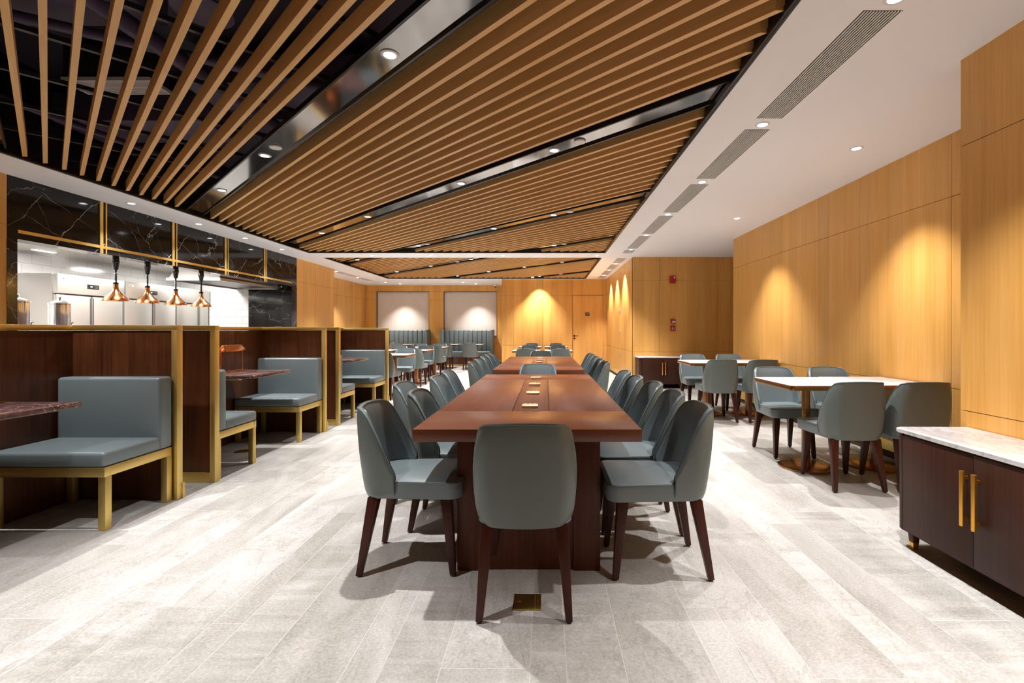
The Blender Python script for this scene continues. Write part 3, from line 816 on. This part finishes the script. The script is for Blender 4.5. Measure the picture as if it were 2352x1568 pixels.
# ================================================================== LONG TABLES
def long_table(cx, y0, y1, label):
    L = y1-y0; hw = .5325
    t = thing('long_table', label, 'table', (cx, (y0+y1)/2, 0), 0, 'long communal tables')
    h = L/2; z1, z0 = .75, .692
    r = .50; g = .0012
    for a, b_ in ((-h, -h+r-g), (h-r+g, h)):
        mb = MB(); mb.box(-hw, hw, a, b_, z0, z1, M['table_rail'], .0018); mb.build('end_board', None, t)
    for a, b_ in ((-hw, -.105-g), (-.105+g, .105-g), (.105+g, hw)):
        mb = MB(); mb.box(a, b_, -h+r+g, h-r-g, z0, z1-.0008, M['table_wood'], .0015); mb.build('top_board', None, t)
    for s_ in (-1, 1):
        yy = s_*(h-.34)
        mb = MB()
        mb.box(-.36, .36, yy-.14, yy+.14, 0, z0, M['table_leg'], .003)
        mb.box(-.36, -.225, yy-.152, yy+.152, 0, z0-.001, M['table_leg'], .003); mb.box(.225, .36, yy-.152, yy+.152, 0, z0-.001, M['table_leg'], .003)
        mb.build('pedestal', None, t)
    mb = MB(); mb.box(-.05, .05, -h+.48, h-.48, .30, .60, M['table_leg'], .003); mb.build('stretcher', None, t)
    mb = MB(); mb.cyl((hw+.002, -h+.10, .72), .006, -.004, .004, M['gold_bright'], 12, 'x'); mb.build('edge_stud', None, t)
    return t
TCX = -.087
TB = ((2.22, 4.985, 'nearer long cherry-wood communal table with brass sockets'), (5.57, 8.34, 'farther long cherry-wood communal table behind the first one'))
def socket_proto():
    t = thing('table_socket', 'x', 'socket', (0, 0, .75), 0)
    mb = MB(); mb.box(-.048, .048, -.038, .038, 0, .014, M['gold_bright'], .003); mb.build('cover_plate', None, t)
    mb = MB()
    for x in (-.028, 0, .028): mb.box(x-.009, x+.009, -.02, .02, .014, .018, M['gold_bright'], .002)
    mb.build('socket_insert', None, t)
    return t
sk = socket_proto(); first = True
for ti, (y0, y1, lab) in enumerate(TB):
    long_table(TCX, y0, y1, lab)
    for i, dy in enumerate((.65, 1.25, 1.80, 2.34)):
        l = 'square brass power socket set in the %s long table, %s from its near end' % (('nearer', 'farther')[ti], WORD[i])
        if first: sk.location = (TCX-.008, y0+dy, .75); sk['label'] = l; sk['group'] = 'brass sockets in the long tables'; first = False
        else: dup(sk, (TCX-.008, y0+dy, .75), 0, l, 'brass sockets in the long tables')
t = thing('floor_box', 'square brass floor socket on the stone floor behind the end chair', 'floor socket', (-.083, 2.127, 0))
mb = MB(); mb.box(-.0615, .0615, -.06, .06, 0, .007, M['floor_brass'], .0025, 3); mb.build('cover_plate', None, t)
mb = MB(); mb.box(.0335, .0355, -.058, .058, .006, .0078, M['gold_bright']); mb.box(-.040, -.026, -.004, -.001, .006, .0078, M['gold_bright']); mb.box(.046, .049, -.008, .008, .006, .0078, M['gold_bright']); mb.build('cover_hinge', None, t, 0)
mb = MB(); mb.box(-.06, .06, -.06, .06, 0, .006, M['floor_brass'], .002); o = mb.build('floor_box'); o.location = (-3.02, 4.78, 0)
tag(o, 'brass floor socket under the marble table of the middle booth', 'floor socket')

# ================================================================== DINING CHAIR
def chair_proto():
    # faces +y
    t = thing('dining_chair', 'x', 'chair', (0, 0, 0))
    # seat
    mb = MB()
    pts = []
    def corner(cx, cy, r, a0, a1, n=5):
        return [(cx+r*math.cos(R(a0+(a1-a0)*i/n)), cy+r*math.sin(R(a0+(a1-a0)*i/n))) for i in range(n+1)]
    pts += corner(.170, .215, .055, 0, 90) + corner(-.170, .215, .055, 90, 180) + corner(-.14, -.14, .06, 180, 270) + corner(.14, -.14, .06, 270, 360)
    vs = mb.prism(pts, .388, .472, M['leather'], .016, 3)
    for v in vs:
        if v.co.z > .465: v.co.z += .012*max(0, (1-(v.co.x/.24)**2)*(1-((v.co.y-.03)/.26)**2))
    top = [f_ for f_ in mb.bm.faces if len(f_.verts) > 8 and f_.normal.z > .5]
    bmesh.ops.recalc_face_normals(mb.bm, faces=mb.bm.faces)
    top = [f_ for f_ in mb.bm.faces if len(f_.verts) > 8 and sum(v.co.z for v in f_.verts)/len(f_.verts) > .46]
    for f_ in top:
        c_ = bmesh.ops.poke(mb.bm, faces=[f_]); 
        for v in c_['verts']: v.co.z = .486
    mb.build('seat', None, t, 50)
    mb = MB()
    loop = [(x*1.0, y*1.0, .4665) for x, y in pts]; loop.append(loop[0])
    mb.tube(loop[:13], .0035, M['piping'], 6); mb.build('seat_piping', None, t)
    # shell: plan path
    HW = [(.385, .186), (.405, .203), (.45, .214), (.55, .223), (.62, .224), (.70, .217), (.80, .203), (.822, .198), (.9, .19)]
    def halfw(z):
        z = max(.385, z)
        for (za, wa), (zb_, wb) in zip(HW, HW[1:]):
            if z <= zb_: return wa + (wb-wa)*(z-za)/(zb_-za)
        return .18
    def rear(z): return -.222 - .05*((z-.385)/.435)
    NB, NA, NS = 8, 9, 5
    def plan(z, inset=0):
        wv = halfw(z)-inset; yr = rear(z)+inset; r = .092-inset*.6; yf = -.055
        p = []
        for i in range(NS): p.append((-wv, yf+(yr+r-yf)*i/NS))
        for i in range(NA): a = R(180+90*i/NA); p.append((-wv+r+r*math.cos(a), yr+r+r*math.sin(a)))
        for i in range(NB+1):
            s_ = i/NB; x = (-wv+r)+(2*wv-2*r)*s_; p.append((x, yr-.010*(1-(2*s_-1)**2)))
        for i in range(1, NA+1): a = R(270+90*i/NA); p.append((wv-r+r*math.cos(a), yr+r+r*math.sin(a)))
        for i in range(1, NS+1): p.append((wv, (yr+r)+(yf-yr-r)*i/NS))
        return p
    base = plan(.6); n = len(base); ZT = .822; ZB = .385
    def ztop(i):
        fd = base[i][1] - rear(.6)          # how far forward of the back this part of the wing is
        if min(i, n-1-i) >= NS+NA: return ZT + .005*(1-((i-(n-1)/2)/(NB/2+1))**2)
        TP_ = [(-1, .822), (.006, .822), (.022, .819), (.045, .809), (.08, .765), (.125, .655), (.17, .545), (.19, .505), (.3, .49)]
        for (a_, za), (b_, zb_) in zip(TP_, TP_[1:]):
            if fd <= b_: return za + (zb_-za)*(fd-a_)/(b_-a_)
        return .49
    def zbot(i):
        j = min(i, n-1-i); return ZB
    NV = 14
    bm = mb2 = MB(); grids = []
    for inset in (0, .030):
        g = []
        for i in range(n):
            zt, zb = ztop(i), zbot(i); colv = []
            for v in range(NV+1):
                z = zb+(zt-zb)*v/NV
                ins = inset
                e = min(1, (NV-v)/1.6); 
                edge = (.006*(1-e)) 
                p_ = plan(z, ins + (edge if inset == 0 else -edge))[i]
                # rounding of the bottom and top corners as seen from behind
                colv.append(mb2.bm.verts.new((p_[0], p_[1], z)))
            g.append(colv)
        grids.append(g)
    o_, i_ = grids; B = mb2.bm
    def q4(a, b_, c_, d_, mi):
        f_ = B.faces.new((a, b_, c_, d_)); f_.material_index = mi
    mb2.mats = [M['leather_back'], M['leather']]
    for i in range(n-1):
        for v in range(NV):
            q4(o_[i][v], o_[i+1][v], o_[i+1][v+1], o_[i][v+1], 0)
            q4(i_[i+1][v], i_[i][v], i_[i][v+1], i_[i+1][v+1], 1)
        q4(o_[i][NV], o_[i+1][NV], i_[i+1][NV], i_[i][NV], 1)
        q4(o_[i+1][0], o_[i][0], i_[i][0], i_[i+1][0], 0)
    for v in range(NV):
        q4(o_[0][v+1], i_[0][v+1], i_[0][v], o_[0][v], 1); q4(o_[-1][v], i_[-1][v], i_[-1][v+1], o_[-1][v+1], 1)
    rim = [tuple(o_[0][v].co) for v in range(0, NV)] + [tuple(o_[i][NV].co) for i in range(n)] + [tuple(o_[-1][v].co) for v in range(NV-1, -1, -1)]
    rim2 = [tuple(i_[0][v].co) for v in range(3, NV)] + [tuple(i_[i][NV].co) for i in range(n)] + [tuple(i_[-1][v].co) for v in range(NV-1, 2, -1)]
    mb2.build('backrest', None, t, 50)
    mb = MB(); mb.tube(rim, .0042, M['piping'], 6); mb.tube(rim2, .003, M['piping'], 5); mb.build('back_piping', None, t)
    # legs: tapered, splayed
    for sx in (-1, 1):
        for ty, by in ((-.165, -.232), (.19, .228)):
            tx, bx = sx*.158, sx*(.186 if ty < 0 else .180); a, b_ = .0275, .0145
            mb = MB()
            mb.hexa([(bx-b_, by-b_, .008), (bx+b_, by-b_, .008), (bx+b_, by+b_, .008), (bx-b_, by+b_, .008)],
                    [(tx-a, ty-a, .388), (tx+a, ty-a, .388), (tx+a, ty+a, .388), (tx-a, ty+a, .388)], M['leg_wood'], .003)
            lg = mb.build('leg', None, t)
            mb = MB(); mb.cyl((bx, by, 0), .010, 0, .009, M['black'], 10); mb.build('leg_tip', None, lg)
    return t
CH = chair_proto(); cu = [False]
H = math.pi/2
def chair(x, y, facing, label, group):
    rz = {'away': 0, 'toward': math.pi, 'right': -H, 'left': H}[facing] if isinstance(facing, str) else facing
    if not cu[0]:
        cu[0] = True; CH.location = (x, y, 0); CH.rotation_euler = (0, 0, rz); CH['label'] = label; CH['group'] = group
    else: dup(CH, (x, y, 0), rz, label, group)
G1, G2 = 'chairs around the nearer long table', 'chairs around the farther long table'
chair(-.09, 2.215, 'away', 'grey chair at the near end of the nearer long table, back to the viewer', G1)
for i, (x, y, a) in enumerate(((-.685, 2.54, 0), (-.585, 3.06, .02), (-.82, 3.52, .0), (-.675, 3.99, 0), (-.70, 4.53, 0))):
    chair(x, y, -H+a, 'grey chair on the left of the nearer long table, %s from the front%s' % (WORD[i], ', pulled out' if i == 2 else ''), G1)
for i, (x, y, a) in enumerate(((.565, 2.50, 0), (.575, 3.01, -.02), (.565, 3.52, 0), (.52, 3.99, 0), (.515, 4.52, 0))):
    chair(x, y, H+a, 'grey leather chair on the right of the nearer long table, %s from the viewer' % WORD[i], G1)
chair(-.09, 5.20, 'toward', 'grey leather chair between the two long tables, only its top showing', G1)
for i, y in enumerate((5.85, 6.38, 6.93, 7.46, 7.98)):
    chair(-.67, y, 'right', 'grey leather chair on the left of the farther long table, %s from the viewer' % WORD[i], G2)
    chair(.50, y, 'left', 'grey leather chair on the right of the farther long table, %s from the viewer' % WORD[i], G2)
chair(-.09, 8.62, 'toward', 'grey leather chair at the far end of the farther long table', G2)

# ================================================================== SMALL TABLES
def table_proto():
    t = thing('cafe_table', 'x', 'table', (0, 0, 0))
    def rpoly(hx, hy, r, n=4):
        p = []
        for cx, cy, a0 in ((hx-r, hy-r, 0), (-hx+r, hy-r, 90), (-hx+r, -hy+r, 180), (hx-r, -hy+r, 270)):
            for i in range(n+1): a = R(a0+90*i/n); p.append((cx+r*math.cos(a), cy+r*math.sin(a)))
        return p
    mb = MB(); mb.prism(rpoly(.307, .357, .03), .737, .760, M['marble_white'], .0015); mb.build('table_top', None, t)
    mb = MB(); mb.prism(rpoly(.31, .36, .033), .718, .757, M['bronze'], .002); mb.build('table_edge', None, t)
    mb = MB(); mb.cyl((0, 0, 0), .034, .012, .72, M['bronze'], 28); mb.build('column', None, t)
    mb = MB(); mb.lathe([(.22, 0), (.225, .003), (.225, .011), (.22, .014), (.04, .018)], (0, 0, 0), M['bronze'], 56); mb.build('base_disc', None, t)
    return t
TP = table_proto(); tu = [False]
def cafe(x, y, label, group, ry=1.0):
    if not tu[0]: tu[0] = True; TP.location = (x, y, 0); TP['label'] = label; TP['group'] = group
    else: dup(TP, (x, y, 0), 0, label, group)
GR = 'white-topped tables along the right wall'; GRC = 'chairs along the right wall'
for r_, (yc, wd) in enumerate(((4.24, 'near'), (6.92, 'far'))):
    cafe(2.30, yc, 'white marble topped table in the %s pair by the right wall, aisle side' % wd, GR)
    cafe(2.927, yc+.035, 'white marble topped table in the %s pair, touching the right wall' % wd, GR)
chair(2.34, 3.80, 'away', 'grey chair with its back to the viewer at the near right-hand table, aisle side', GRC)
chair(2.82, 3.78, 'away', 'grey chair half hidden by the low cabinet at the near right-hand table', GRC)
chair(2.34, 4.73, 'toward', 'grey chair facing the viewer at the near right-hand table, aisle side', GRC)
chair(2.90, 4.74, 'toward', 'grey chair facing the viewer at the near right-hand table, wall side', GRC)
chair(2.31, 6.48, 'away', 'grey chair with its back to the viewer at the far right-hand table, aisle side', GRC)
chair(2.84, 6.46, 'away', 'grey chair with its back to the viewer at the far right-hand table, wall side', GRC)
chair(2.33, 7.42, 'toward', 'grey chair facing the viewer at the far right-hand table, aisle side', GRC)
chair(2.90, 7.42, 'toward', 'grey chair facing the viewer at the far right-hand table, wall side', GRC)
GF = 'small tables before the far wall'; GFC = 'chairs before the far wall'
for j, (yc, wd) in enumerate(((10.75, 'nearer'), (13.15, 'farther'))):
    for i, x in enumerate((-.43, .275)):
        sd = ('left', 'right')[i]
        cafe(x, yc, 'small white topped table beyond the long tables, %s row, %s one' % (wd, sd), GF)
        chair(x+.02, yc-.72, 'away', 'grey chair with its back to the viewer before the far wall, %s row, %s' % (wd, sd), GFC)
        chair(x+.02, yc+.68, 'toward', 'grey chair facing the viewer before the far wall, %s row, %s' % (wd, sd), GFC)
GL = 'small tables beyond the booths'; GLC = 'chairs beyond the booths'
cafe(-2.82, 8.95, 'nearest white topped table just beyond the last booth', GL)
chair(-2.86, 8.47, 'away', 'grey chair half hidden by the last booth post, back to the viewer', GLC)
chair(-2.88, 9.62, 'toward', 'grey chair facing the viewer at the first table beyond the booths', GLC)
for i, (x, sd) in enumerate(((-2.94, 'right'), (-3.72, 'left'))):
    cafe(x, 10.9, 'white topped table in the second row beyond the booths, %s one' % sd, GL)
    chair(x+.09 if i == 0 else x+.12, 10.42, 'away', 'grey chair with its back to the viewer, second row beyond the booths, %s' % sd, GLC)
    chair(x-.02 if i == 0 else x+.10, 11.62, 'toward', 'grey chair facing the viewer, second row beyond the booths, %s' % sd, GLC)
for i, (x, sd) in enumerate(((-2.95, 'right'), (-3.62, 'left'))):
    cafe(x, 12.75, 'white topped table in the third row beyond the booths, %s one' % sd, GL)
    chair(x+.12, 12.28, 'away', 'grey chair with its back to the viewer, third row beyond the booths, %s' % sd, GLC)
    chair(x-.08 if i == 0 else x+.02, 13.5, 'toward', 'grey chair facing the viewer, third row beyond the booths, %s' % sd, GLC)
for i, (x, wd) in enumerate(((-4.52, 'left banquette'), (-3.08, 'left half of the right banquette'), (-2.32, 'right half of the right banquette'))):
    cafe(x, 15.35, 'white topped table standing before the %s' % wd, GL)
    chair(x+(.0 if i else -.02), 14.72, 'away', 'grey chair with its back to the viewer before the %s' % wd, GLC)

# banquettes
def banquette(x0, x1, label):
    cx = (x0+x1)/2; hw = (x1-x0)/2
    t = thing('banquette', label, 'banquette', (cx, 16.45, 0), 0, 'channelled leather banquettes')
    mb = MB(); mb.box(-hw+.09, hw-.09, -.34, .32, .06, .30, M['dark_wood'], .004); mb.build('plinth', None, t)
    mb = MB(); mb.box(-hw+.08, hw-.08, -.35, .31, 0, .06, M['gold'], .002); mb.build('kick_strip', None, t)
    mb = MB(); mb.box(-hw+.09, hw-.09, -.36, .20, .30, .49, M['tuft'], .03, 4); mb.build('seat', None, t, 50)
    n = 10; wv = (2*hw-.18)/n
    for i in range(n):
        a = -hw+.09+wv*i; mb = MB(); mb.box(a+.002, a+wv-.002, .16, .30, .48, 1.215, M['tuft'], .03, 3); mb.build('back_channel', None, t, 50)
    mb = MB(); mb.box(-hw+.02, hw-.02, .29, .345, .0, 1.20, M['leather_back'], .008); mb.build('back_board', None, t)
    for s_ in (-1, 1):
        mb = MB()
        a, b_ = (-hw, -hw+.09) if s_ < 0 else (hw-.09, hw)
        mb.box(a, b_, -.12, .345, .0, 1.225, M['tuft'], .02, 3); mb.build('side_wing', None, t, 50)
banquette(-5.86, -4.03, 'left channelled grey leather banquette against the back wall'); banquette(-3.62, -1.80, 'right channelled grey leather banquette against the back wall')

# ================================================================== LOW CABINETS
def cabinet(loc, rz, label):
    # front faces -y, width along x
    t = thing('low_cabinet', label, 'cabinet', loc, rz, 'dark walnut low cabinets')
    hw, dp, zt = .52, .43, .655
    def rp(hx, y0, y1, r, n=6):
        p = [(hx, y1), (-hx, y1)]
        for i in range(n+1): a = R(180+90*i/n); p.append((-hx+r+r*math.cos(a), y0+r+r*math.sin(a)))
        for i in range(n+1): a = R(270+90*i/n); p.append((hx-r+r*math.cos(a), y0+r+r*math.sin(a)))
        return p
    mb = MB(); mb.prism(rp(hw-.012, .012, dp, .045), .092, zt-.02, M['cab_wood'], .002); mb.build('cabinet_body', None, t)
    mb = MB(); mb.prism(rp(hw, 0, dp, .05), zt-.02, zt, M['marble_white'], .004); mb.build('marble_top', None, t)
    mb = MB(); mb.box(-hw+.0725, -hw+.0755, .0035, .013, .095, zt-.022, M['black']); mb.box(hw-.0755, hw-.0725, .0035, .013, .095, zt-.022, M['black']); mb.box(-.0025, .0025, .006, .013, .095, zt-.022, M['black']); mb.build('door_gap', None, t, 0)
    for s_ in (-1, 1):
        a, b_ = (-hw+.075, -.002) if s_ < 0 else (.002, hw-.075)
        mb = MB(); mb.box(a, b_, .004, .0215, .10, zt-.03, M['cab_wood'], .002); dr = mb.build('door', None, t)
        x = s_*.032
        mb = MB(); xf = None
        hx = [(x+.0115*math.cos(R(60*q+30)), -.022+.0115*math.sin(R(60*q+30))) for q in range(6)]
        mb.prism(hx, .285, .545, M['handle_gold'], .001)
        mb.box(x-.005, x+.005, -.014, .005, .31, .325, M['handle_gold']); mb.box(x-.005, x+.005, -.014, .005, .505, .52, M['handle_gold'])
        mb.build('handle', None, dr)
    for sx in (-1, 1):
        for yy in (.05, dp-.06):
            X = sx*(hw-.10); b_, a = .013, .02
            mb = MB(); mb.hexa([(X-.016, yy-.016, .035), (X+.016, yy-.016, .035), (X+.016, yy+.016, .035), (X-.016, yy+.016, .035)], [(X-a, yy-a, .095), (X+a, yy-a, .095), (X+a, yy+a, .095), (X-a, yy+a, .095)], M['cab_wood'], .001); lg = mb.build('leg', None, t)
            mb = MB(); mb.hexa([(X-b_, yy-b_, 0), (X+b_, yy-b_, 0), (X+b_, yy+b_, 0), (X-b_, yy+b_, 0)], [(X-.0165, yy-.0165, .037), (X+.0165, yy-.0165, .037), (X+.0165, yy+.0165, .037), (X-.0165, yy+.0165, .037)], M['handle_gold'], .001); mb.build('leg_ferrule', None, lg)
cabinet((1.99, 2.235, 0), -H, 'dark walnut cabinet with white marble top at the right edge, near the viewer')
cabinet((2.43, 9.875, 0), 0, 'dark walnut cabinet with marble top against the recess wall, far away')

# ================================================================== WALL DEVICES
mb = MB(); mb.box(-.065, .065, -.045, 0, -.075, .075, M['red'], .008, 3); o = mb.build('fire_alarm'); o.location = (2.72, 10.309, 2.297)
mb = MB(); mb.box(.02, .05, -.048, -.044, .03, .055, M['lamp_off']); mb.build('alarm_flash', None, o)
tag(o, 'red alarm sounder high on the recess wall above the other red boxes', 'fire alarm')
mb = MB(); mb.box(-.052, .052, -.04, 0, -.045, .045, M['red'], .006, 3); o = mb.build('fire_alarm_call_point'); o.location = (2.73, 10.309, 1.397)
mb = MB(); mb.box(-.022, .045, -.043, -.039, -.025, .012, M['lamp_off'], .002); mb.build('call_plate', None, o)
tag(o, 'small red call point with a white plate on the recess wall', 'fire alarm')
mb = MB(); mb.box(-.053, .053, -.035, 0, -.055, .055, M['red'], .006, 3); o = mb.build('fire_alarm_phone_jack'); o.location = (2.725, 10.309, 1.245)
mb = MB(); mb.box(-.02, -.006, -.038, -.034, -.03, .03, M['lamp_off'], .002); mb.box(.02, .03, -.038, -.034, -.03, .032, M['lamp_off'], .002); mb.build('plate_marks', None, o)
tag(o, 'lowest red box with white marks on the recess wall', 'fire alarm')
for i, (z, hh) in enumerate(((1.705, .10), (1.19, .08), (.65, .08))):
    mb = MB(); mb.box(-.012, 0, -.045, .045, -hh/2, hh/2, M['grey_plastic'], .002)
    o = mb.build('wall_switch'); o.location = (1.869, 12.1, z)
    mb = MB(); mb.box(-.015, -.011, -.02, .02, -.02, .02, M['inox'], .001); mb.build('switch_rocker', None, o)
    tag(o, 'small grey plate on the wooden side wall before the door, %s of three' % ('highest', 'middle', 'lowest')[i], 'wall switch', 'plates on the wooden side wall')
